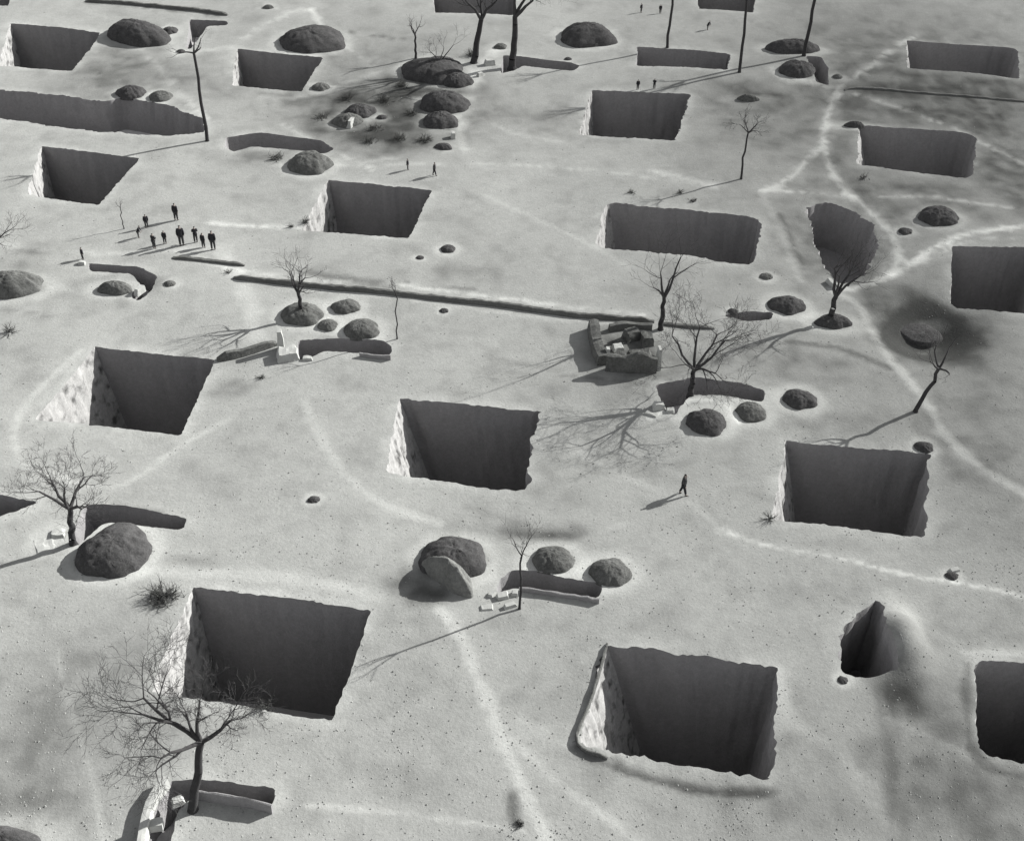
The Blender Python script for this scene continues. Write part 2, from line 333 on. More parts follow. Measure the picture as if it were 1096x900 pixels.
BLOBS = [(1010, 105, 120, 26, .42), (1075, 170, 60, 60, .42), (1000, 60, 140, 50, .16), (900, 130, 60, 70, .14), (850, 150, 40, 40, .16), (985, 218, 60, 22, .35), (905, 190, 20, 30, .25), (50, 780, 90, 70, .2),
 (20, 860, 60, 50, .22), (1000, 735, 40, 70, .18), (1030, 850, 90, 60, .3), (955, 745, 22, 30, .35), (840, 870, 70, 40, .22),
 (135, 88, 62, 26, .35), (128, 60, 35, 26, .25), (800, 104, 36, 14, .5), (795, 135, 30, 20, .2), (340, 110, 60, 24, .3), (430, 140, 75, 24, .45),
 (420, 115, 70, 30, .45), (455, 100, 60, 26, .5), (370, 125, 30, 24, .4), (400, 150, 60, 14, .35), (570, 568, 55, 9, .4), (585, 573, 30, 6, .4), (1035, 470, 60, 60, .22), (996, 345, 62, 40, .45), (993, 352, 46, 28, .7), (962, 676, 18, 32, -.5), (897, 258, 58, 46, .5),  # two blobs on the round hollow paint its shaded sides darker
 (600, 130, 40, 20, .25), (590, 412, 60, 20, .1), (300, 170, 55, 14, .3), (20, 300, 34, 18, .3), (170, 303, 10, 6, .45), (45, 268, 30, 6, .35),
 (240, 415, 22, 12, .3), (450, 628, 34, 18, .8), (50, 575, 20, 16, -.4), (480, 596, 40, 22, .4), (965, 735, 20, 30, .3), (505, 604, 14, 16, -.2), (668, 378, 34, 24, .6), (150, 548, 26, 4, .4), (195, 600, 18, 5, .3), (125, 312, 34, 16, .3), (490, 294, 26, 8, .2), (745, 395, 60, 30, .2),  # strongest blob here paints the front ridge mound's cast shadow into the ground
 (915, 455, 50, 12, .12), (440, 690, 14, 4, .2), (960, 690, 35, 45, .25), (470, 750, 60, 90, .05), (905, 80, 60, 40, .1), (1010, 60, 110, 40, .15),
 (700, 410, 60, 20, .1), (585, 20, 50, 30, -.05), (860, 390, 70, 30, .1), (120, 700, 60, 30, .1), (300, 640, 200, 20, -.07), (330, 560, 160, 50, -.05),
 (720, 620, 130, 60, -.03), (250, 300, 60, 60, -.06), (600, 480, 60, 60, .06), (250, 90, 50, 14, .25), (385, 60, 40, 12, .25), (520, 120, 50, 10, .15),
 (860, 385, 50, 10, .2), (510, 190, 300, 40, -.04)]
def seg_dist(X, Y, pl):
    d = np.full(X.shape, 1e9)
    for i in range(len(pl) - 1):
        a, b = pl[i], pl[i + 1]; v = b - a; L = v @ v
        if L < 1e-9: continue
        t = np.clip(((X - a[0]) * v[0] + (Y - a[1]) * v[1]) / L, 0, 1)
        d = np.minimum(d, np.hypot(X - a[0] - t * v[0], Y - a[1] - t * v[1]))
    return d
def smooth_poly(pl, k=6):
    out = []
    n = len(pl)
    for i in range(n - 1):
        p0 = pl[max(i - 1, 0)]; p1 = pl[i]; p2 = pl[i + 1]; p3 = pl[min(i + 2, n - 1)]
        for s in range(k):
            t = s / k
            out.append(0.5 * ((2 * p1) + (-p0 + p2) * t + (2 * p0 - 5 * p1 + 4 * p2 - p3) * t * t + (-p0 + 3 * p1 - 3 * p2 + p3) * t ** 3))
    out.append(pl[-1]); return out
rs = np.random.RandomState(11)
pts = []
y = 22.0
while y < 205:
    s = max(0.22, 0.0040 * math.hypot(y, H) * (0.8 + 0.2 * y / 100))
    hw = 14 + 0.52 * math.hypot(y, H)
    xs = np.arange(-hw, hw, s); xs = xs + rs.uniform(-.3, .3, xs.shape) * s
    ys = y + rs.uniform(-.3, .3, xs.shape) * s
    pts.append(np.stack([xs, ys], 1)); y += s * (1.0 + 0.006 * max(0, y - 60))
pts = np.concatenate(pts)
# drop points close to the pit outlines
keep = np.ones(len(pts), bool)
for ho in HOLES:
    a = np.array(ho); lo = a.min(0) - .5; hi = a.max(0) + .5
    idx = np.where((pts[:, 0] > lo[0]) & (pts[:, 0] < hi[0]) & (pts[:, 1] > lo[1]) & (pts[:, 1] < hi[1]))[0]
    if len(idx):
        d = np.min(np.hypot(pts[idx, 0][:, None] - a[:, 0], pts[idx, 1][:, None] - a[:, 1]), 1)
        keep[idx[d < 0.16]] = False
pts = pts[keep]
outer = []
for R in (260, 450, 900, 2500, 7000):
    for k in range(28):
        a = 2 * math.pi * k / 28; outer.append((R * math.cos(a), 90 + R * math.sin(a)))
for k in range(-9, 10): outer.append((k * 18, 10)); outer.append((k * 18, -20))
allp = [tuple(p) for p in pts] + outer; cons = []
for ho in HOLES:
    b = len(allp); allp += ho; cons.append(list(range(b, b + len(ho))))
def ccw(idx):
    return idx if area([allp[i] for i in idx]) > 0 else idx[::-1]
vo, eo, fo, ov, oe, of = delaunay_2d_cdt([Vector(p) for p in allp], [], [ccw(c) for c in cons], 0, 1e-5)
faces = [f for f, o in zip(fo, of) if not o]
V = np.array([(v[0], v[1]) for v in vo]); X, Y = V[:, 0], V[:, 1]
tone = np.full(len(V), 0.30); pathv = np.zeros(len(V))
wob = np.array([mn.noise(Vector((x * .5, y * .5, 0))) * .9 + mn.noise(Vector((x * 1.7, y * 1.7, 3))) * .5 for x, y in V])
patch = np.array([mn.noise(Vector((x * .35, y * .35, 8))) + mn.noise(Vector((x * .9, y * .9, 6))) * .7 for x, y in V])
tone *= 1 - .22 * np.clip(patch + .1, 0, 1)
for pl, w, st, clear in PATHS:
    if not clear: st *= .8
    q = smooth_poly([p for p in poly(pl)])
    d = seg_dist(X, Y, q) + wob * w * .35
    g = np.clip(1.15 - d / (w * .58), 0, 1); f = g * g * (3 - 2 * g); f = f * .8 + .2 * np.exp(-(d / (w * 1.6)) ** 2)
    tone += 0.31 * st * f * np.clip(.95 + .5 * patch, .5, 1.2)
    if clear: pathv = np.maximum(pathv, f)
for pl, w, st in RUTS_AND_SHADE:
    q = smooth_poly([p for p in poly(pl)])
    d = seg_dist(X, Y, q) + wob * .25; f = np.clip(1.3 - d / (w * .8), 0, 1); f = f * f * (3 - 2 * f)
    tone *= 1 - st * f
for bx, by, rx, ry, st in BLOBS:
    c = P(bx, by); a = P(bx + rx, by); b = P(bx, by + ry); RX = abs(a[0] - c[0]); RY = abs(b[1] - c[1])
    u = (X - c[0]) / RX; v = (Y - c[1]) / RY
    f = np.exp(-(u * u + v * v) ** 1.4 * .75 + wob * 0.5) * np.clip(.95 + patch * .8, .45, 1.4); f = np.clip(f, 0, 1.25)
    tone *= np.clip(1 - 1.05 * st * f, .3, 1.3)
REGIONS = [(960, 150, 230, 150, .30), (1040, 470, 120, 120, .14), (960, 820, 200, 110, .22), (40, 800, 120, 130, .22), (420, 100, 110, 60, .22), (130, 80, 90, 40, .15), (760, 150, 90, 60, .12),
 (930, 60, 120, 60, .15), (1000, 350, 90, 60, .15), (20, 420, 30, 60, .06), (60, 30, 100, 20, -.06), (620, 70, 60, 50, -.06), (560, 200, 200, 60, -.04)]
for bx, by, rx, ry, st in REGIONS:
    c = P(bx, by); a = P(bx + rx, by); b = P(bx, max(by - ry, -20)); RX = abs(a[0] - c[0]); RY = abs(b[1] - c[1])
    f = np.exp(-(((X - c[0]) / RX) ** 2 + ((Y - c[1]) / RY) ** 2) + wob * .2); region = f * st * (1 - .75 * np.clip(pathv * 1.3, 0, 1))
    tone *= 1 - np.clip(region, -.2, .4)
for ho in HOLES:      # trodden, paler rims
    a = np.array(ho); cc = a.mean(0); rr = np.hypot(*(a - cc).T).max() + 3
    idx = np.where(np.hypot(X - cc[0], Y - cc[1]) < rr)[0]
    if len(idx):
        d = np.min(np.hypot(X[idx][:, None] - a[:, 0], Y[idx][:, None] - a[:, 1]), 1)
        tone[idx] += .075 * np.exp(-(d / .7) ** 2) * np.clip(.7 + wob[idx] * 1.2, 0, 1.3)
far = np.clip((Y - 120) / 60, 0, 1); tone *= 1 - .04 * far
tone = np.clip(tone, .06, .62)
Z = hgt(X, Y)
farm = np.hypot(X, Y - 90) > 240; Z[farm] = 0
V3 = np.stack([X, Y, Z], 1)
pv = np.array([pathv[list(f)].mean() for f in faces])
def sub_ground(name, sel, parent=None):
    fs = [faces[i] for i in sel]; used = sorted({i for f in fs for i in f}); mp = {u: k for k, u in enumerate(used)}
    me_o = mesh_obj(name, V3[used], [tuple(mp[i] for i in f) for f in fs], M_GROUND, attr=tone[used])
    e = .3; xs = X[used]; ys = Y[used]
    n = np.stack([-(hgt(xs + e, ys) - hgt(xs - e, ys)) / (2 * e), -(hgt(xs, ys + e) - hgt(xs, ys - e)) / (2 * e), np.ones(len(used))], 1)
    n /= np.linalg.norm(n, axis=1)[:, None]
    me_o.data.normals_split_custom_set_from_vertices([tuple(q) for q in n])
    me_o['kind'] = 'structure'; return me_o
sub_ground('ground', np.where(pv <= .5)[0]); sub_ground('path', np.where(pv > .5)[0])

# ---------------------------------------------------------------- mounds, banks, walls
def mound(name, label, cat, c, rx, ry, h, rot=0.0, power=2.2, peak=(0, 0), mat=None, seed=0, group=None, rough=.10, ridge=0.0, steep=.62):
    w = P(*c); z0 = h1(w[0], w[1]); vs = []; fs = []; NA = 64; NR = 18
    cr, sr = math.cos(math.radians(rot)), math.sin(math.radians(rot))
    for r in range(NR + 1):
        f = r / NR
        for a in range(NA):
            t = 2 * math.pi * a / NA
            wv = 1 + .24 * mn.noise(Vector((math.cos(t) * 1.3, math.sin(t) * 1.3, seed * 3.1))) + .05 * mn.noise(Vector((math.cos(t) * 4, math.sin(t) * 4, seed)))
            x = math.cos(t) * f * rx * wv + peak[0] * (1 - f); y_ = math.sin(t) * f * ry * wv + peak[1] * (1 - f)
            z = h * max(0.0, 1 - f ** power) ** steep
            if ridge: z *= 1 - ridge * abs(math.sin(t)) * f
            X_, Y_ = x * cr - y_ * sr, x * sr + y_ * cr
            nz = mn.noise(Vector((X_ * 1.6 + seed * 5, Y_ * 1.6, z * 1.6))) * rough + mn.noise(Vector((X_ * 4.2, Y_ * 4.2 + seed, z * 4))) * rough * .7 + mn.noise(Vector((X_ * 9, Y_ * 9 + seed, z * 9))) * rough * .6
            if r == NR: nz = 0; z = h1(w[0] + X_, w[1] + Y_) - z0 - .12
            z += nz * min(1, h)
            vs.append((X_ + nz * .4, Y_ - nz * .4, z))
    for r in range(NR):
        for a in range(NA):
            b = (a + 1) % NA; p = r * NA
            if r == 0 and False: continue
            fs.append((p + a, p + NA + a, p + NA + b, p + b))
    # merge the centre ring into one vertex
    vs2 = [vs[0]] + vs[NA:]; f2 = []
    for f in fs:
        g = [0 if i < NA else i - NA + 1 for i in f]; g = [g[i] for i in range(4) if g[i] != g[i - 1]]
        if len(g) > 2: f2.append(g)
    o = mesh_obj(name, vs2, f2, mat or M_MOUND, None, (w[0], w[1], z0))
    return tag(o, label, cat, group)
GM = 'dark heaped mounds among the pits'
RINGS = []
def mbox(label, x0, y0, x1, y1, ratio=.95, flat=.5, seed=0, name='straw_mound', cat='mound', mat=None, shrink=.12, **k):
    """a domed heap whose outline in the photograph spans this box"""
    x0 = x0 + (x1 - x0) * shrink
    cx = (x0 + x1) / 2; s = px_per_m(cx, y1); dd = dep(cx, (y0 + y1) / 2)
    rx = (x1 - x0) / 2 / s; ry = rx * ratio; tot = (y1 - y0) / s; a = ry * math.sin(dd)
    if 2 * a > tot: a = tot / 2; ry = a / math.sin(dd)
    up = tot - a; h = min(up / math.cos(dd) * .74, .5 * rx)
    k.setdefault('power', 2.1); k.setdefault('steep', .78)
    RINGS.append((cx, y1 - a * s, rx, ry))
    return mound(name, label, cat, (cx, y1 - a * s), rx, ry, h, seed=seed, mat=mat, group=GM, **k)
mbox('domed dark mound inside a pale curved ring of trodden earth', 726, 436, 779, 467, seed=1)
mbox('small speckled round mound right of the pale-ringed mound', 783, 429, 821, 452, seed=2, shrink=.08, mat=M_MOUND2)
mbox('isolated low oval dark mound between the curved ramp and the leaning tree', 834, 413, 874, 438, seed=3, shrink=.08)
mbox('dark rounded mound just left of the forked tree by the track', 820, 315, 862, 337, seed=4, shrink=.08)
mbox('flat dark oval mound at the foot of the forked tree by the track', 868, 329, 911, 350, seed=5, ratio=.6, shrink=.08)
mbox('largest domed mound, flat-based, below the left entrance ramp', 72, 558, 162, 617, seed=6, shrink=.12, power=2.2, steep=.7)
mbox('speckled mound just behind the middle entrance ramp beside the thin tree', 563, 586, 617, 614, seed=7, shrink=.08, mat=M_MOUND2)
mbox('speckled mound at the right end of the middle entrance ramp', 625, 601, 676, 629, seed=8, shrink=.08, mat=M_MOUND2)
mbox('taller rear mound of the touching pair in the middle foreground', 436, 576, 523, 625, seed=9, shrink=.15, power=2.0, steep=.75)
mound('earth_mound', 'steep front ridge mound of the touching pair, its right flank pale in the sun', 'mound', (481, 622), 2.1, .75, 1.7, rot=-40, power=1.6, mat=M_SPOIL, seed=10, group=GM)
mbox('dome-shaped dark mound alone at the top centre', 594, 22, 658, 51, seed=12, shrink=.08)
mbox('low dark mound behind the small left courtyard near the top edge', 291, 28, 369, 57, seed=13, shrink=.08)
mound('straw_mound', 'large dark mound right of the top left courtyard, sloping down to the right', 'mound', (148, 38), 4.2, 2.6, 1.8, rot=-30, seed=14, group=GM)
mbox('small dark pointed mound between the top left mound and the wedge ramp', 171, 20, 190, 36, seed=15)
mbox('tiny dark mound on the pale ground below the wedge ramp', 188, 44, 198, 56, seed=16)
mbox('flat far mound behind the tall bare trunk near the upper track', 817, 41, 875, 59, seed=17, ratio=.5, shrink=.08)
mbox('far oval mound with a pale lip, enclosed by the short curved ramp', 829, 58, 872, 85, seed=18, shrink=.08)
mbox('broad dark mound under the far bare trees, left of the white path', 428, 61, 500, 90, seed=19, shrink=.02)
mbox('upper of two overlapping dark mounds left of the white path', 442, 96, 503, 123, seed=20, shrink=.08)
mbox('lower of two overlapping dark mounds left of the white path', 448, 113, 492, 139, seed=52, shrink=.08)
mbox('flat dark tongue-shaped mound at the lower right of the broad far mound', 470, 74, 507, 94, seed=53, shrink=.08)
mbox('dark hump at the left of the far cluster of mounds', 365, 95, 402, 127, seed=21, shrink=.08)
mbox('low dark hump at the lower left of the far cluster of mounds', 354, 113, 388, 136, seed=22, shrink=.08, mat=M_MOUND2)
mbox('small dark clod in the middle of the far cluster of mounds', 402, 118, 414, 128, seed=23)
mbox('small dark lump beside the white path just above two walking people', 463, 147, 483, 163, seed=24)
mbox('rounded dark mound in front of the ramp between the lane and the far mounds', 303, 161, 357, 187, seed=25, shrink=.08, mat=M_MOUND2)
mbox('dark mound at the foot of the short tree by the long bank', 298, 320, 347, 348, seed=26, shrink=.08, mat=M_MOUND2)
mbox('dark mound behind the ramp right of the white pillar', 364, 339, 406, 363, seed=27, shrink=.08, mat=M_MOUND2)
mbox('small dark hump between the short tree and the ramp mound', 337, 336, 362, 354, seed=28, shrink=.08, mat=M_MOUND2)
mbox('low faint hump just under the long bank', 352, 322, 387, 337, seed=29, shrink=.08, mat=M_MOUND2)
mbox('round dark mound beside a footpath right of the irregular pit', 980, 214, 1024, 244, seed=30, shrink=.08)
mbox('small dark clod between the irregular pit and the round footpath mound', 960, 240, 976, 252, seed=31)
mound('straw_mound', 'low flat mound inside the wide round hollow', 'mound', (988, 344), 1.7, 1.5, .22, seed=32, group=GM)
mbox('low mound enclosed by the hooked entrance ramp', 104, 293, 141, 316, seed=33, shrink=.02, ratio=.6, mat=M_MOUND2)
mbox('low grey mound cut by the left edge', -24, 288, 46, 318, seed=34, shrink=.02, ratio=.6, mat=M_MOUND2)
mbox('dark mound cut by the bottom left corner', -40, 885, 38, 915, seed=35, shrink=.08)
mbox('small dark heap at the left corner of the path-ringed courtyard', 904, 125, 925, 135, seed=36, shrink=0, ratio=.4)
mbox('small dark heap at the far right corner of the courtyard by the leaning tree', 976, 472, 999, 484, seed=37)
mbox('flat dark patchy heap below the widest courtyard left of the long bank', 468, 263, 488, 272, seed=38)
mbox('tiny dark clod left of the flat patchy heap', 444, 273, 454, 280, seed=39)
mbox('tiny dark clod just below the long bank', 469, 329, 480, 335, seed=40)
mbox('small rough clod below the steep cone of earth', 894, 725, 907, 733, seed=41)
mbox('faint small heap below the right end of the widest courtyard', 811, 289, 827, 300, seed=42, mat=M_MOUND2)
mbox('small dark heap left of the courtyard with two people at its rim', 603, 61, 612, 65, seed=43)
mbox('small rough heap beside the far forked tree', 527, 45, 543, 54, seed=44, mat=M_MOUND2)
mbox('reddish dark heap left of the short dark ramp', 777, 329, 790, 336, seed=45)
mbox('dark heap at the junction of the upper tracks', 890, 76, 902, 86, seed=46, mat=M_MOUND2)
mbox('small dark heap just right of the small left courtyard', 331, 84, 352, 96, seed=47, mat=M_MOUND2)
mbox('low dark smudge of a heap right of the hooked entrance ramp', 174, 298, 188, 307, seed=48, mat=M_MOUND2)
mbox('low dark heap cut by the top edge near its left quarter', 281, 4, 293, 13, seed=49, mat=M_MOUND2)
mbox('low heap on the dark patch between two bare trunks at the right', 786, 96, 812, 108, seed=50, mat=M_MOUND2, ratio=.4)
mbox('small oval boulder-like clod on the pale track edge at the lower right', 1009, 606, 1026, 619, seed=51, shrink=.2)

mbox('tiny dark clod alone on open ground left of the middle courtyard', 328, 532, 343, 540, seed=54)
mbox('rough dark heap on the far rim of the sunken lane', 122, 90, 156, 105, seed=55)
mbox('small mottled heap near the right end of the sunken lane', 158, 96, 184, 108, seed=56, mat=M_MOUND2)
for gname in ('ground', 'path'):      # the trodden pale ring round each heap
    gm = bpy.data.objects[gname].data; co = np.empty(len(gm.vertices) * 3, np.float32); gm.vertices.foreach_get('co', co); co = co.reshape(-1, 3)
    tv = np.empty(len(gm.vertices), np.float32); gm.attributes['tone'].data.foreach_get('value', tv)
    for cx_, cy_, rx_, ry_ in RINGS:
        c = P(cx_, cy_); m_ = np.where((abs(co[:, 0] - c[0]) < rx_ * 2 + 2) & (abs(co[:, 1] - c[1]) < ry_ * 2 + 2))[0]
        d = (np.hypot((co[m_, 0] - c[0]) / rx_, (co[m_, 1] - c[1]) / ry_) - 1.0) * min(rx_, ry_)
        w_ = min(.55, .35 * rx_ + .1)
        tv[m_] += .11 * np.exp(-((d - w_ * .5) / w_) ** 2)
    gm.attributes['tone'].data.foreach_set('value', tv)
def bank(name, label, cat, px, h, w, mat=M_BANK, seed=0, group=None, taper=True, square=.5):
    q = smooth_poly([p for p in poly(px)], 10)
    c = q[len(q) // 2]; L = [0]
    for i in range(1, len(q)): L.append(L[-1] + np.linalg.norm(q[i] - q[i - 1]))
    n = max(8, int(L[-1] / .35)); vs = []; fs = []; prof = [(-.5, 0), (-.5 * square - .02, 1), (0, 1.04), (.5 * square + .02, 1), (.5, 0)]
    for k in range(n + 1):
        s = L[-1] * k / n; i = min(np.searchsorted(L, s, 'right') - 1, len(q) - 2)
        t = (s - L[i]) / max(L[i + 1] - L[i], 1e-6); p = q[i] + (q[i + 1] - q[i]) * t; d = unit(q[i + 1] - q[i]); nn = np.array([-d[1], d[0]])
        e = min(1, min(s, L[-1] - s) / max(w * 1.2, .3)) if taper else 1.0
        hh = h * (.35 + .65 * e) * (1 + .3 * mn.noise(Vector((s * .6, seed, 0)))); ww = w * (1 + .25 * mn.noise(Vector((s * .5, seed + 7, 0))))
        for a, b in prof:
            x = p[0] + nn[0] * a * ww; y_ = p[1] + nn[1] * a * ww
            j = mn.noise(Vector((x * 2, y_ * 2, b * 3 + seed))) * .06
            z = h1(x, y_) + (b * hh + j if b > 0 else -.15)
            vs.append((x - c[0] + j, y_ - c[1] + j, z))
    m = len(prof)
    for k in range(n):
        for a in range(m - 1):
            i = k * m + a; fs.append((i, i + m, i + m + 1, i + 1)[::-1])
    fs.append(tuple(range(m))[::-1]); fs.append(tuple(n * m + a for a in range(m)))
    o = mesh_obj(name, vs, fs, mat, None, (c[0], c[1], 0), smooth=False)
    return tag(o, label, cat, group)
bank('earth_bank', 'long low earth bank running across the middle of the plain to the forked tree', 'bank',
     [(250, 298), (330, 307), (430, 318), (530, 326), (620, 337), (700, 344)], .34, .7, seed=1, square=.3)
bank('earth_bank', 'short low bank between the forked tree and the short dark ramp', 'bank', [(706, 346), (735, 349), (765, 351)], .2, .5, seed=2)
bank('earth_bank', 'short far bank right of the group of people', 'bank', [(185, 277), (215, 279), (262, 284)], .22, .5, seed=3)
bank('earth_bank', 'far low bank along the top left edge', 'bank', [(92, 2), (180, 10), (244, 18)], .35, .6, seed=4)
bank('earth_bank', 'low dark bank joining the left sunlit courtyard to the white earth pillar', 'bank', [(232, 383), (262, 377), (296, 366)], .55, .6, M_MOUND2, 5)
bank('field_ridge', 'low field ridge leaving the upper track junction towards the right edge', 'ridge', [(904, 97), (920, 96), (1000, 102), (1110, 111)], .16, .5, seed=6)
GP = 'low parapets beside the entrance ramps'
bank('rim_bank', 'low bank along the left rim of the nearest sunken courtyard, curling round its near corner', 'bank', [(650, 690), (634, 745), (617, 795), (650, 812)], .26, .15, M_MOUND2, 41, group='low banks on courtyard rims')
bank('parapet_wall', 'low parapet along the near side of the ramp under the big bare tree', 'parapet', [(209, 853), (250, 859), (292, 868)], .75, .12, M_WALL, 11, GP, False, .9)
bank('parapet_wall', 'curved pale parapet on the outer left side of the ramp under the big bare tree', 'parapet', [(150, 925), (155, 885), (163, 858), (178, 836)], .55, .45, M_PALE, 12, GP, False, .85)
bank('parapet_wall', 'thin parapet along the near side of the middle entrance ramp', 'parapet', [(556, 633), (600, 639), (641, 647)], .35, .14, M_WALL, 13, GP, False, .9)
bank('parapet_wall', 'short parapet at the right end of the ramp beside the white pillar', 'parapet', [(385, 380), (400, 382), (418, 384)], .35, .14, M_WALL, 14, GP, False, .9)
bank('parapet_wall', 'pale parapet crossing the mouth of the ramp under the big bare tree', 'parapet', [(160, 882), (174, 880)], .3, .5, M_PALE, 15, GP, False, .8)
bank('ruined_wall', 'tall dark left wall of the small ruined yard beside the forked tree', 'wall', [(635, 350), (637, 364), (640, 378), (645, 391)], .85, 1.0, M_MOUND2, 16, 'broken walls of the small yard', False, .7)
bank('ruined_wall', 'long dark front wall of the small ruined yard beside the forked tree', 'wall', [(648, 396), (666, 398), (684, 399), (702, 399)], 1.45, .45, M_MOUND2, 17, 'broken walls of the small yard', False, .8)
bank('ruined_wall', 'low crumbled rear wall of the small ruined yard', 'wall', [(652, 353), (675, 350), (698, 352)], .5, .6, M_BANK, 18, 'broken walls of the small yard', False, .6)
def block(name, label, cat, c, sx, sy, h, rz, mat=M_PALE, seed=0, group=None, top=.75, lean=(0, 0)):
    w = P(*c); z0 = h1(w[0], w[1]); bm = bmesh.new()
    bmesh.ops.create_cube(bm, size=1)
    bmesh.ops.subdivide_edges(bm, edges=bm.edges[:], cuts=4, use_grid_fill=True)
    for v in bm.verts:
        f = v.co.z + .5; k = 1 - (1 - top) * f
        x = v.co.x * sx * k + lean[0] * f; y_ = v.co.y * sy * k + lean[1] * f; z = f * h - .1
        j = mn.noise(Vector((x * 2.2 + seed * 3, y_ * 2.2, z * 2.2))) * .16 * min(sx, sy, 1)
        v.co = (x + j, y_ + j * .7, z + j * .6)
    me = bpy.data.meshes.new(name); bm.to_mesh(me); bm.free(); me.materials.append(mat)
    o = bpy.data.objects.new(name, me); C.link(o); o.location = (w[0], w[1], z0); o.rotation_euler = (0, 0, math.radians(rz))
    return tag(o, label, cat, group)
block('earth_pillar', 'tall white sunlit earth pillar at the left end of a ramp below the short tree', 'pillar', (301, 372), .55, .7, 1.9, 12, seed=1, top=.6)
block('earth_block', 'broad white earth block at the foot of the tall white pillar', 'block', (308, 380), 1.7, 1.5, .75, 15, seed=2)
block('earth_block', 'pale oval block inside the dark mouth of the ramp beside the white pillar', 'block', (329, 383), .8, .6, .3, 0, seed=3)
block('earth_pillar', 'bright white pillar inside the left of the small ruined yard', 'pillar', (650, 385), .45, .8, 1.2, 0, seed=4, top=.6)
block('earth_pillar', 'bright white corner pillar at the right end of the small ruined yard', 'pillar', (704, 394), .3, .9, 1.9, 8, seed=5, top=.7)
block('earth_block', 'dark rubble block at the front inside the small ruined yard', 'block', (684, 382), 1.9, .9, .6, 5, M_MOUND2, 10)
block('earth_block', 'dark rubble block at the front left inside the small ruined yard', 'block', (664, 386), 1.1, .9, .6, 65, M_MOUND2, 11)
block('earth_block', 'dark rubble block inside the middle of the small ruined yard', 'block', (676, 362), 1.3, 1.1, .9, 30, M_MOUND2, 6)
block('earth_block', 'dark broken block inside the right of the small ruined yard', 'block', (692, 366), 1.0, 1.4, .8, 10, M_MOUND2, 7)
block('earth_block', 'low pale block inside the small ruined yard', 'block', (661, 374), .9, .8, .45, 20, M_PALE, 8)
GR = 'pale rubble lumps at the ramp mouths'
for i, (c, sx, sy, h, rz, lab) in enumerate([
    ((538, 640), .8, .5, .4, 20, 'largest white rubble lump at the left mouth of the middle ramp'),
    ((546, 650), .9, .35, .35, 25, 'white wedge of rubble nearest the camera at the middle ramp mouth'),
    ((526, 638), .5, .4, .3, 60, 'small pale rubble lump left of the largest one at the middle ramp'),
    ((521, 652), .9, .5, .22, 10, 'low spread of pale rubble at the foot of the thin tree'),
    ((551, 637), .45, .4, .35, 0, 'small pale rubble lump at the near corner of the middle ramp'),
    ((705, 437), 1.0, .7, .5, 10, 'pale rubble lump at the left end of the curved ramp'),
    ((697, 444), 1.2, .45, .22, -25, 'long low white rubble lump below the curved ramp mouth'),
    ((717, 441), .6, .5, .3, 0, 'small pale rubble lump touching the curved ramp'),
    ((524, 70), 1.3, .8, .7, 20, 'white rubble lump between the two far forked trees'),
    ((514, 82), .8, .5, .5, 40, 'white wedge of rubble on the far white path'),
    ((485, 148), .5, .8, .7, 10, 'bright white lump beside the dark lump above two walking people'),
    ((376, 134), .5, 1.6, .8, -15, 'slim white upright slab in the far cluster of mounds'),
    ((470, 70), .35, .7, 1.0, -20, 'small white upright slab on the broad far mound'),
    ((47, 582), 1.4, 1.6, .14, 30, 'broad low pale slab left of the left entrance ramp'),
    ((62, 571), .9, .9, .3, 10, 'small pale slab between the left ramp and its tree'),
    ((88, 283), .7, .5, .35, 0, 'small white block at the feet of the lone person at the hooked ramp'),
    ((150, 313), .45, 1.1, .6, -25, 'bright white slab inside the bend of the hooked ramp'),
    ((190, 855), .7, .5, .3, 30, 'pale block beside the trunk of the big bare tree'),
    ((1022, 609), .7, .4, .25, 15, 'small white slab beside the boulder-like clod at the lower right'),
    ((891, 303), .5, 1.6, .5, 20, 'white sunlit lump behind the fork of the tree by the track'),
    ]):
    block('rubble_lump', lab, 'rubble', c, sx, sy, h, rz, M_PALE, 20 + i, GR, .7)

# ---------------------------------------------------------------- loose clods and dry tufts strewn over the ground
rg = np.random.RandomState(77); N = 26000
qy = rg.uniform(0, 1, N * 2); px_ = rg.uniform(-60, 1156, N * 2); py_ = -30 + 990 * np.sqrt(qy)
cells = []
for a, b in zip(px_, py_):
    w = P(a, b); q = mn.noise(Vector((w[0] * .3, w[1] * .3, 4))) + .6 * mn.noise(Vector((w[0] * 1.1, w[1] * 1.1, 7)))
    if rg.uniform() < .18 + 1.1 * max(0, q): cells.append((w[0], w[1]))
    if len(cells) >= N: break
cells = np.array(cells); inside = np.zeros(len(cells), bool)
for ho in HOLES:
    a = np.array(ho); x1, y1 = a[:, 0], a[:, 1]; x2, y2 = np.roll(x1, -1), np.roll(y1, -1)
    for i in np.where((cells[:, 0] > x1.min() - .3) & (cells[:, 0] < x1.max() + .3) & (cells[:, 1] > y1.min() - .3) & (cells[:, 1] < y1.max() + .3))[0]:
        X0, Y0 = cells[i]; cr = ((y1 > Y0) != (y2 > Y0)) & (X0 < (x2 - x1) * (Y0 - y1) / (y2 - y1 + 1e-12) + x1)
        inside[i] = cr.sum() % 2 == 1 or np.hypot(x1 - X0, y1 - Y0).min() < .1
cells = cells[~inside]
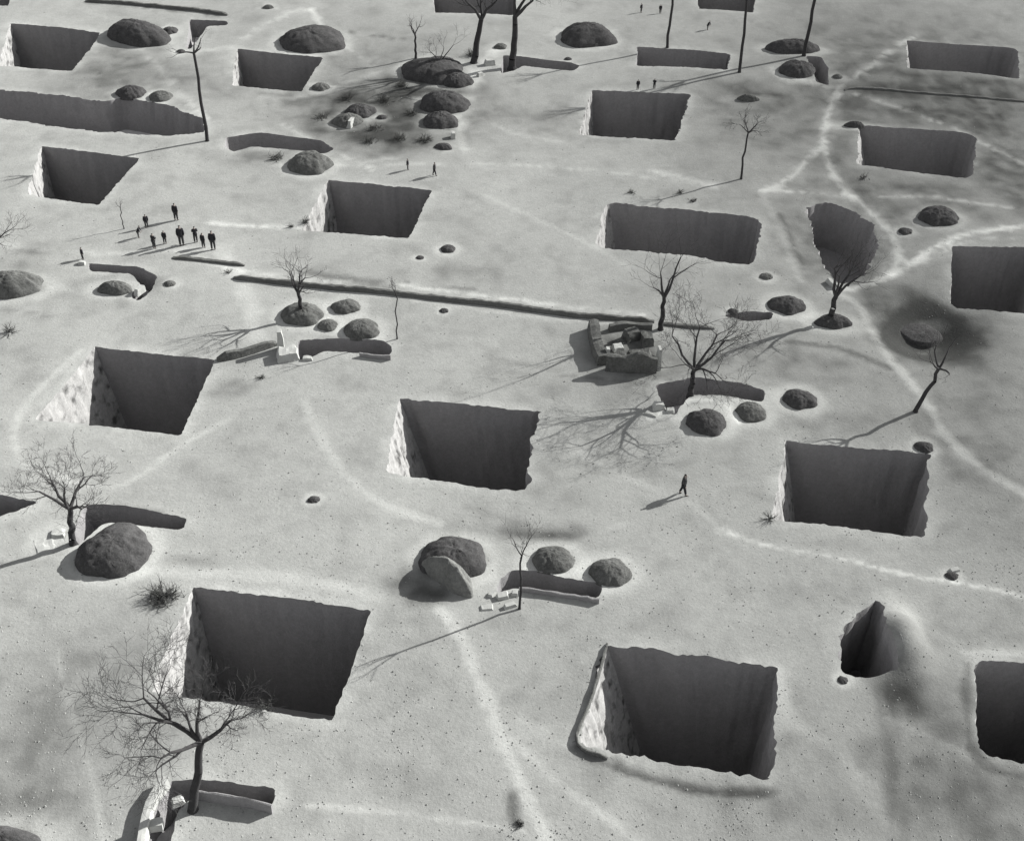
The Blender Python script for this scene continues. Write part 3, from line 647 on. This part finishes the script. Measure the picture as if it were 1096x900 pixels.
# crumbled clods along the rims
rim = []
for ho in HOLES:
    for p in ho:
        for _ in range(2):
            if rg.uniform() < .45: rim.append((p[0] + rg.normal(0, .22), p[1] + rg.normal(0, .22)))
octa = np.array([(1, 0, 0), (0, 1, 0), (-1, 0, 0), (0, -1, 0), (0, 0, 1), (0, 0, -.4)], float)
of_ = np.array([(0, 1, 4), (1, 2, 4), (2, 3, 4), (3, 0, 4), (1, 0, 5), (2, 1, 5), (3, 2, 5), (0, 3, 5)])
def scatter(name, pos, lo, hi, mat):
    pos = np.array(pos); n = len(pos); sz = lo + (hi - lo) * rg.uniform(0, 1, n) ** 3
    z = hgt(pos[:, 0], pos[:, 1]); vv = np.repeat(octa[None], n, 0) * rg.uniform(.6, 1.3, (n, 6, 1)) * sz[:, None, None]
    vv[:, :, 2] *= .8; vv += np.stack([pos[:, 0], pos[:, 1], z], 1)[:, None, :]
    ff = (of_[None] + (np.arange(n) * 6)[:, None, None]).reshape(-1, 3)
    o = mesh_obj(name, vv.reshape(-1, 3), ff, mat, smooth=False); return tag(o, kind='stuff')
k_ = len(cells) // 3
scatter('soil_clods', np.concatenate([cells[:2 * k_]]), .02, .075, M_CLOD)
scatter('dry_grass_tufts', cells[2 * k_:], .02, .085, M_TUFT)
# ---------------------------------------------------------------- trees
class Tubes:
    def __init__(s): s.v = []; s.f = []
    def seg(s, p, q, r0, r1, k):
        d = (q - p); 
        if d.length < 1e-4: return
        d.normalize(); a = d.orthogonal().normalized(); b = d.cross(a); n = len(s.v)
        for (c, r) in ((p, r0), (q, r1)):
            for i in range(k):
                t = 2 * math.pi * i / k; s.v.append(c + a * (math.cos(t) * r) + b * (math.sin(t) * r))
        for i in range(k): s.f.append((n + i, n + (i + 1) % k, n + k + (i + 1) % k, n + k + i))
def grow(T, rnd, p, d, L, r, lev, maxlev, up, spread, dens):
    n = 4 if lev < maxlev else 3
    for i in range(n):
        d = (d + Vector((rnd.gauss(0, 1), rnd.gauss(0, 1), rnd.gauss(0, .8))) * .17 + Vector((0, 0, up))).normalized()
        q = p + d * (L / n); f0 = 1 - .6 * i / n; f1 = 1 - .6 * (i + 1) / n
        T.seg(p, q, r * f0, r * f1, 6 if lev < 2 else (4 if lev < 3 else 3)); p = q
        if lev < maxlev and (i > 0 or lev > 1):
            kids = 1 if rnd.random() < dens else 0
            if i == n - 1: kids = 2
            for _ in range(kids):
                ax = d.orthogonal().normalized(); ax.rotate(Matrix.Rotation(rnd.uniform(0, 6.283), 3, d))
                nd = d.copy(); nd.rotate(Matrix.Rotation(math.radians(rnd.uniform(*spread)), 3, ax))
                grow(T, rnd, p.copy(), nd, L * rnd.uniform(.5, .75), max(r * f1 * rnd.uniform(.5, .72), .009), lev + 1, maxlev, up, spread, dens)
LIMB = .66
def tree(label, base, top_y, fork=.45, r=.16, limbs=3, angle=(25, 50), lean=(0, 0), seed=1, maxlev=4, up=.06, limb_len=.38, dens=.75,
         dirs=None, name='bare_tree', group='bare winter trees on the plain', spread=(25, 55), height=None, kink=.05):
    w = P(*base); z0 = h1(w[0], w[1]) - .05; Ht = height or zfor(base[0], base[1], top_y); rnd = random.Random(seed)
    root = thing(name, label, 'tree', (w[0], w[1], z0), group)
    T = Tubes(); p = Vector((0, 0, 0)); n = 7; fz = Ht * fork
    T.seg(Vector((0, 0, -.2)), Vector((0, 0, .25)), r * 1.7, r * 1.12, 9); p = Vector((0, 0, .25))
    for i in range(n):
        f = (i + 1) / n
        q = Vector((lean[0] * f * fz + rnd.gauss(0, kink), lean[1] * f * fz + rnd.gauss(0, kink), .25 + (fz - .25) * f))
        T.seg(p, q, r * (1.12 - .35 * i / n), r * (1.12 - .35 * (i + 1) / n), 9); p = q
    mesh_obj('trunk', T.v, T.f, M_BARK, root)
    B = Tubes(); L = Ht * limb_len * LIMB
    if dirs is None:
        a0 = rnd.uniform(0, 6.28); dirs = []
        for k in range(limbs):
            az = a0 + 6.283 * k / limbs + rnd.gauss(0, .3); an = math.radians(rnd.uniform(*angle))
            dirs.append((math.cos(az) * math.sin(an), math.sin(az) * math.sin(an), math.cos(an), 1.0))
    for dx, dy, dz, k in dirs:
        grow(B, rnd, p - Vector((0, 0, .05)), Vector((dx, dy, dz)).normalized(), L * k, r * .62 * min(1, .6 + .4 * k), 1, maxlev, up, spread, dens)
    mesh_obj('crown', B.v, B.f, M_TWIG, root)
    return root
tree('big spreading bare tree standing in the bend of the bottom left entrance ramp', (206, 864), 690, fork=.43, r=.22, lean=(.2, .05), seed=4, maxlev=5, limb_len=.35,
     dirs=[(-1.1, -.1, .5, 1.25), (-.8, .2, .85, 1.1), (-.4, .2, 1.2, .85), (-.1, -.2, 1.2, .6), (1.0, .1, .6, .8), (-.8, -.6, .5, .9)], up=.04, dens=.95)
tree('bare tree with a wide fine crown at the left entrance ramp', (78, 581), 484, fork=.42, r=.2, limbs=5, seed=6, lean=(.14, 0), angle=(30, 60), limb_len=.44, maxlev=5, dens=.75)
tree('slender thin bare tree at the left mouth of the middle entrance ramp', (556, 652), 555, fork=.6, r=.07, limbs=3, seed=8, limb_len=.3, angle=(20, 50), maxlev=3)
tree('upright forked bare tree at the right end of the long bank', (707, 352), 266, fork=.42, r=.19, seed=9, dirs=[(-.28, 0, 1, 1), (.3, .1, 1, 1.0), (.05, .4, 1, .6), (-.5, -.1, .9, .5)], limb_len=.72, up=.04, dens=.45, spread=(20, 45))
tree('wide spreading bare tree behind the pale-ringed mound, the broadest crown in the middle', (739, 424), 330, fork=.3, r=.2, limbs=6, seed=12, angle=(25, 62), limb_len=.62, maxlev=5, dens=.72, up=.03)
tree('heavy forked bare tree standing on the flat mound beside the pale track', (889, 343), 258, fork=.34, r=.24, seed=14, dirs=[(-.6, .1, 1, .9), (.15, .2, 1.1, .8), (.5, 0, 1, .8), (-.1, -.4, 1, .6)], limb_len=.7, maxlev=4, dens=.55)
tree('leaning bare tree with a long thin trunk left of the lower right footpath', (980, 440), 345, fork=.52, r=.15, limbs=4, lean=(.2, .0), seed=15, angle=(40, 75), limb_len=.34, maxlev=4, dens=.5)
tree('short bushy bare tree at the left end of the long bank', (323, 338), 258, fork=.34, r=.17, limbs=5, seed=17, angle=(20, 50), limb_len=.4, dens=.5, lean=(-.03, 0))
tree('very tall thin trunk at the right end of the sunken lane', (222, 152), 28, fork=.78, r=.16, limbs=4, seed=18, angle=(50, 80), limb_len=.2, maxlev=3, dens=.4, kink=.07)
tree('small slender tree in the upper right, between two courtyards', (793, 193), 122, fork=.72, r=.1, limbs=4, seed=19, angle=(45, 70), limb_len=.28, maxlev=4)
tree('small bare tree left of the far cluster, the leftmost of four', (445, 63), 10, fork=.5, r=.13, limbs=3, seed=21, angle=(15, 35), limb_len=.35, maxlev=3)
tree('thin twin-stemmed bare tree rising from the broad far mound', (472, 74), 15, fork=.14, r=.13, limbs=2, seed=22, dirs=[(-.45, 0, 1, .9), (.5, 0, 1, 1.3), (.1, .3, 1, .8)], limb_len=.5, maxlev=4, dens=.5)
tree('thick dark forked tree at the right end of the broad far mound, leaning right', (507, 68), -60, fork=.38, r=.34, limbs=3, lean=(.16, 0), seed=23, dirs=[(-.4, 0, 1, 1), (.6, 0, .9, 1), (.1, .3, 1, .8)], limb_len=.34, maxlev=4)
tree('thick dark forked tree at the left end of the thin far ramp', (548, 72), -70, fork=.4, r=.36, limbs=3, lean=(.05, 0), seed=24, dirs=[(-.1, 0, 1, 1), (.7, 0, .8, 1.2), (.3, .3, 1, 1)], limb_len=.34, maxlev=4)
tree('tall straight trunk behind the narrow low courtyard, crown above the frame', (714, 53), 0, fork=.7, r=.15, height=12.5, limbs=5, seed=25, angle=(20, 50), limb_len=.2, maxlev=3)
tree('tall straight trunk right of the narrow low courtyard, crown above the frame', (791, 80), 0, fork=.72, r=.16, height=14, limbs=5, seed=26, angle=(20, 50), limb_len=.2, maxlev=3, lean=(-.03, 0))
tree('tall straight trunk rising beside the flat far mound, crown above the frame', (860, 62), 0, fork=.7, r=.2, height=13, limbs=5, seed=27, angle=(20, 50), limb_len=.2, maxlev=3, lean=(.02, 0))
tree('bare tree cut by the left edge above the low grey mound', (-8, 282), 205, fork=.25, r=.15, limbs=5, seed=28, angle=(25, 60), limb_len=.5, maxlev=4, lean=(.1, 0))
tree('tiny leafless sapling behind the left of the group of people', (133, 246), 212, fork=.7, r=.04, limbs=3, seed=29, limb_len=.25, maxlev=2)
tree('slender sapling just below the middle of the long bank', (425, 362), 298, fork=.8, r=.05, limbs=3, seed=30, limb_len=.2, maxlev=3, angle=(25, 60))
# low dry brush
def bush(label, c, r, h, seed, n=26, mat=M_BUSH):
    w = P(*c); rnd = random.Random(seed); T = Tubes()
    root = (w[0], w[1], h1(w[0], w[1]) - .03)
    for i in range(n):
        az = rnd.uniform(0, 6.28); an = math.radians(rnd.uniform(15, 82)); o = Vector((rnd.gauss(0, r * .3), rnd.gauss(0, r * .3), 0))
        grow(T, rnd, o, Vector((math.cos(az) * math.sin(an), math.sin(az) * math.sin(an), math.cos(an))), rnd.uniform(.6, 1) * h, .03, 3, 4, .02, (20, 60), .9)
    o = mesh_obj('dry_bush', T.v, T.f, mat, None, root); return tag(o, label, 'bush', 'dry bushes and brush heaps')
bush('dark brush heap by the far left corner of the large near courtyard', (176, 641), 1.2, .75, 1, 90)
bush('low dark bush below the near rim of the large near courtyard', (283, 757), .35, .5, 2, 16)
bush('dark tuft beside the broad pale path near the bottom edge', (556, 880), .3, .25, 3, 22)
bush('small upright bush at the near left corner of the courtyard by the leaning tree', (824, 556), .2, .65, 4, 14)
bush('small dark bush at the left edge above the left sunlit courtyard', (10, 355), .35, .7, 5, 22)
bush('small scrubby bush behind the far rim of the widest courtyard', (742, 216), .5, .3, 6, 24)
bush('small dark shrub on the pale patch above the widest courtyard', (728, 207), .2, .4, 7, 14)
bush('low scrub tuft left of the shrub above the widest courtyard', (676, 207), .35, .4, 8, 16)
bush('curled dark bush at the near left corner of the courtyard beside the people', (326, 238), .3, .6, 9, 22)
bush('tiny dark bush left of the curled bush by the courtyard beside the people', (312, 242), .2, .35, 10, 14)
bush('tiny dark bush beside the bank joining the left courtyard to the white pillar', (280, 403), .2, .35, 11, 14)
bush('dark bush beside the near right corner of the ringed courtyard', (925, 190), .7, .4, 12, 20)
for i, (c, rr, hh, lab) in enumerate([((410, 108), .9, .8, 'scrub clump between the left hump and the two overlapping far mounds'), ((428, 150), 1.1, .6, 'low scrub clump at the lower edge of the far cluster of mounds'),
    ((395, 152), 1.0, .6, 'low scrub clump at the lower left of the far cluster of mounds'), ((455, 152), .9, .6, 'low scrub clump left of the dark lump above two walking people'), ((430, 92), .8, .7, 'scrub clump at the left foot of the broad far mound'),
    ((372, 105), .7, .7, 'scrub clump against the dark hump at the left of the far cluster'), ((296, 170), 1.0, .5, 'scrub on the near side of the ramp between the lane and the far mounds'), ((440, 122), .9, .5, 'scrub clump touching the left side of the two overlapping far mounds'), ((400, 138), 1.2, .5, 'broad scrub clump in the centre of the far cluster of mounds'), ((345, 125), 1.0, .5, 'scrub clump at the outer left of the far cluster of mounds'), ((505, 60), .8, .8, 'scrub clump at the foot of the thick dark tree leaning right')]):
    bush(lab, c, rr, hh, 40 + i, 40)
bush('small bush right of the group of people', (245, 292), .15, .4, 13, 10)

# ---------------------------------------------------------------- people
def skin(name, chains, mat, parent, sub=1, rootv=0):
    """chains: list of (list of (x,y,z,r), link) - link is the index of an earlier vertex or None"""
    vs, es, rr = [], [], []
    for ch, link in chains:
        prev = link
        for (x, y_, z, r) in ch:
            vs.append((x, y_, z)); rr.append(r)
            if prev is not None: es.append((prev, len(vs) - 1))
            prev = len(vs) - 1
    me = bpy.data.meshes.new(name); me.from_pydata(vs, es, []); me.update()
    o = bpy.data.objects.new(name, me); C.link(o)
    sm = o.modifiers.new('s', 'SKIN'); sm.use_smooth_shade = True
    for i, r in enumerate(rr):
        s = me.skin_vertices[0].data[i]; s.radius = (r, r); s.use_root = (i == rootv)
    if sub: 
        ss = o.modifiers.new('d', 'SUBSURF'); ss.levels = sub; ss.render_levels = sub
    dg = bpy.context.evaluated_depsgraph_get(); ev = o.evaluated_get(dg)
    m2 = bpy.data.meshes.new_from_object(ev); m2.name = name
    bpy.data.objects.remove(o); bpy.data.meshes.remove(me)
    m2.materials.clear(); m2.materials.append(mat)
    o = bpy.data.objects.new(name, m2); C.link(o); o.parent = parent; return o
def make_person(style):
    root = thing('person', 'x', 'person', (0, 0, 0))
    st = {0: .05, 1: .26, 2: .02, 3: .04}[style]; fw = {0: 0, 1: .03, 2: .0, 3: .22}[style]   # stride, forward bend
    ch = [([(0, 0, .92, .12), (0, -fw * .4, 1.12, .12), (0, -fw * .9, 1.3, .13), (0, -fw, 1.42, .055), (0, -fw * 1.15 - .01, 1.5, .075),
            (0, -fw * 1.2 - .01, 1.58, .09), (0, -fw * 1.2, 1.65, .05)], None)]
    n = 7
    ch.append(([(0, -fw * 1.2 - .11, 1.56, .014)], 5)); n += 1          # nose
    coat = [([(0, 0, .80, .19), (0, -fw * .2, .98, .17), (0, -fw * .5, 1.16, .17), (0, -fw * .9, 1.32, .16), (0, -fw, 1.42, .08)], None)]
    cn = 5; tro = [([(0, 0, .88, .14)], None)]; tn = 1; shoes = []
    for s in (-1, 1):
        sw = s * st * .7
        if style == 2: hand = (s * .1, -.26, 1.12)
        elif style == 3: hand = (s * .2, -.4, .85)
        else: hand = (s * .21, -fw * .5 + sw * .5 - .04, .80)
        sh = (s * .18, -fw * .95, 1.36); el = (s * .21, (hand[1] + sh[1]) / 2 + .05, 1.08)
        arm = [(sh[0], sh[1], sh[2], .062), (el[0], el[1], el[2], .045), (hand[0], hand[1] + .02, hand[2] + .05, .03), (hand[0], hand[1], hand[2], .034)]
        ch.append((arm, 2)); palm = n + 3; n += 4
        for k in range(5):   # thumb and four fingers
            a = (k - 2) * .013; l = (.045, .075, .082, .077, .06)[k]
            if k == 0: f = [(hand[0] - s * .028, hand[1] - .03, hand[2] - .01, .010), (hand[0] - s * .03, hand[1] - .045, hand[2] - .04, .008)]
            else: f = [(hand[0], hand[1] + a, hand[2] - .045, .010), (hand[0] - s * .012, hand[1] + a, hand[2] - .045 - l, .008)]
            ch.append((f, palm)); n += 2
        coat.append(([(sh[0], sh[1], sh[2], .085), (el[0], el[1], el[2], .075), (hand[0], hand[1] + .02, hand[2] + .07, .06)], 3)); cn += 3
        hip = (s * .09, 0, .88); kn = (s * .1, sw * .5 - .02, .48); an = (s * .1, sw, .09)
        ch.append(([(hip[0], 0, .86, .085), (kn[0], kn[1], kn[2], .055), (an[0], an[1], an[2], .038), (an[0], an[1] - .13, .04, .035)], 0)); n += 4
        tro.append(([(hip[0], 0, .84, .11), (kn[0], kn[1], kn[2], .085), (an[0], an[1], .12, .07)], 0)); tn += 3
        shoes.append([(an[0], an[1] + .04, .05, .05), (an[0], an[1] - .14, .04, .045)])
    skin('body', ch, M_SKIN, root)
    skin('padded_coat', coat, M_CLOTH if style != 1 else M_CLOTH2, root)
    skin('trousers', tro, M_CLOTH2 if style != 1 else M_CLOTH, root)
    for s in shoes: skin('shoe', [(s, None)], M_HAIR, root)
    skin('hair', [([(0, -fw * 1.2 + .015, 1.60, .095), (0, -fw * 1.2 + .02, 1.66, .075)], None)], M_HAIR, root)
    return root
protos = {}
def place(label, c, hpx, style, rz, group=None):
    w = P(*c); z = h1(w[0], w[1])
    zz = zfor(c[0], c[1], c[1] - hpx); sc = max(.7, min(1.2, zz / 1.55))
    if style not in protos: r = make_person(style); protos[style] = r
    else:
        src = protos[style]; r = src.copy(); C.link(r)
        for chd in list(src.children):
            q = chd.copy(); C.link(q); q.parent = r
    r['label'] = label; r['category'] = 'person'
    if group: r['group'] = group
    elif 'group' in r: del r['group']
    r.location = (w[0], w[1], z - .01); r.rotation_euler = (0, 0, math.radians(rz)); r.scale = (sc * 1.08, sc * 1.08, sc)
GG = 'people standing together on the plain'
place('lone dark-clothed person walking on open ground left of the leaning-tree courtyard', (730.5, 529), 20, 1, 80)
place('person in dark coat standing farthest back in the group, apart from the others', (189, 237), 17, 0, 160, GG)
place('person in dark coat at the left of the group, behind the crouched bulky one', (157.5, 245), 13.5, 0, 200, GG)
place('stooping bulky person at the left end of the group', (148.5, 255), 11, 3, 90, GG)
place('small person at the left of the front row of the group', (165.5, 267), 15, 2, 150, GG)
place('second small person from the left in the front row of the group', (177, 262), 13, 0, 170, GG)
place('tallest bulky person in the middle of the front row of the group', (195, 264), 23, 0, 190, GG)
place('person just left of the half-hidden short one near the right of the group', (210, 260), 16, 2, 200, GG)
place('short person between the last two at the right of the group', (218, 265), 14.5, 0, 150, GG)
place('rightmost person in the front row of the group, upright in a dark coat', (228.5, 267), 19, 0, 180, GG)
place('lone person standing at the outer end of the hooked entrance ramp', (89, 278), 12, 0, -60)
place('left person of two walking below the far cluster of mounds', (436.5, 184), 11, 0, 90, 'pair walking below the far mounds')
place('right person of two walking below the far cluster of mounds', (465, 190), 13, 1, 90, 'pair walking below the far mounds')
place('left person of two standing at the far rim of a courtyard', (682.5, 96), 9.5, 0, 180, 'pair at the courtyard rim')
place('right person of two standing at the far rim of a courtyard', (700, 95.5), 9.5, 2, 170, 'pair at the courtyard rim')
place('far dark figure near the top edge left of a tall straight trunk', (706.5, 15), 9, 0, 0)
place('tiny far figure near the top edge above the dome-shaped mound', (686, 14), 7, 0, 45)
place('tiny far figure in the open between two tall straight trunks', (757, 33), 7, 3, 60)
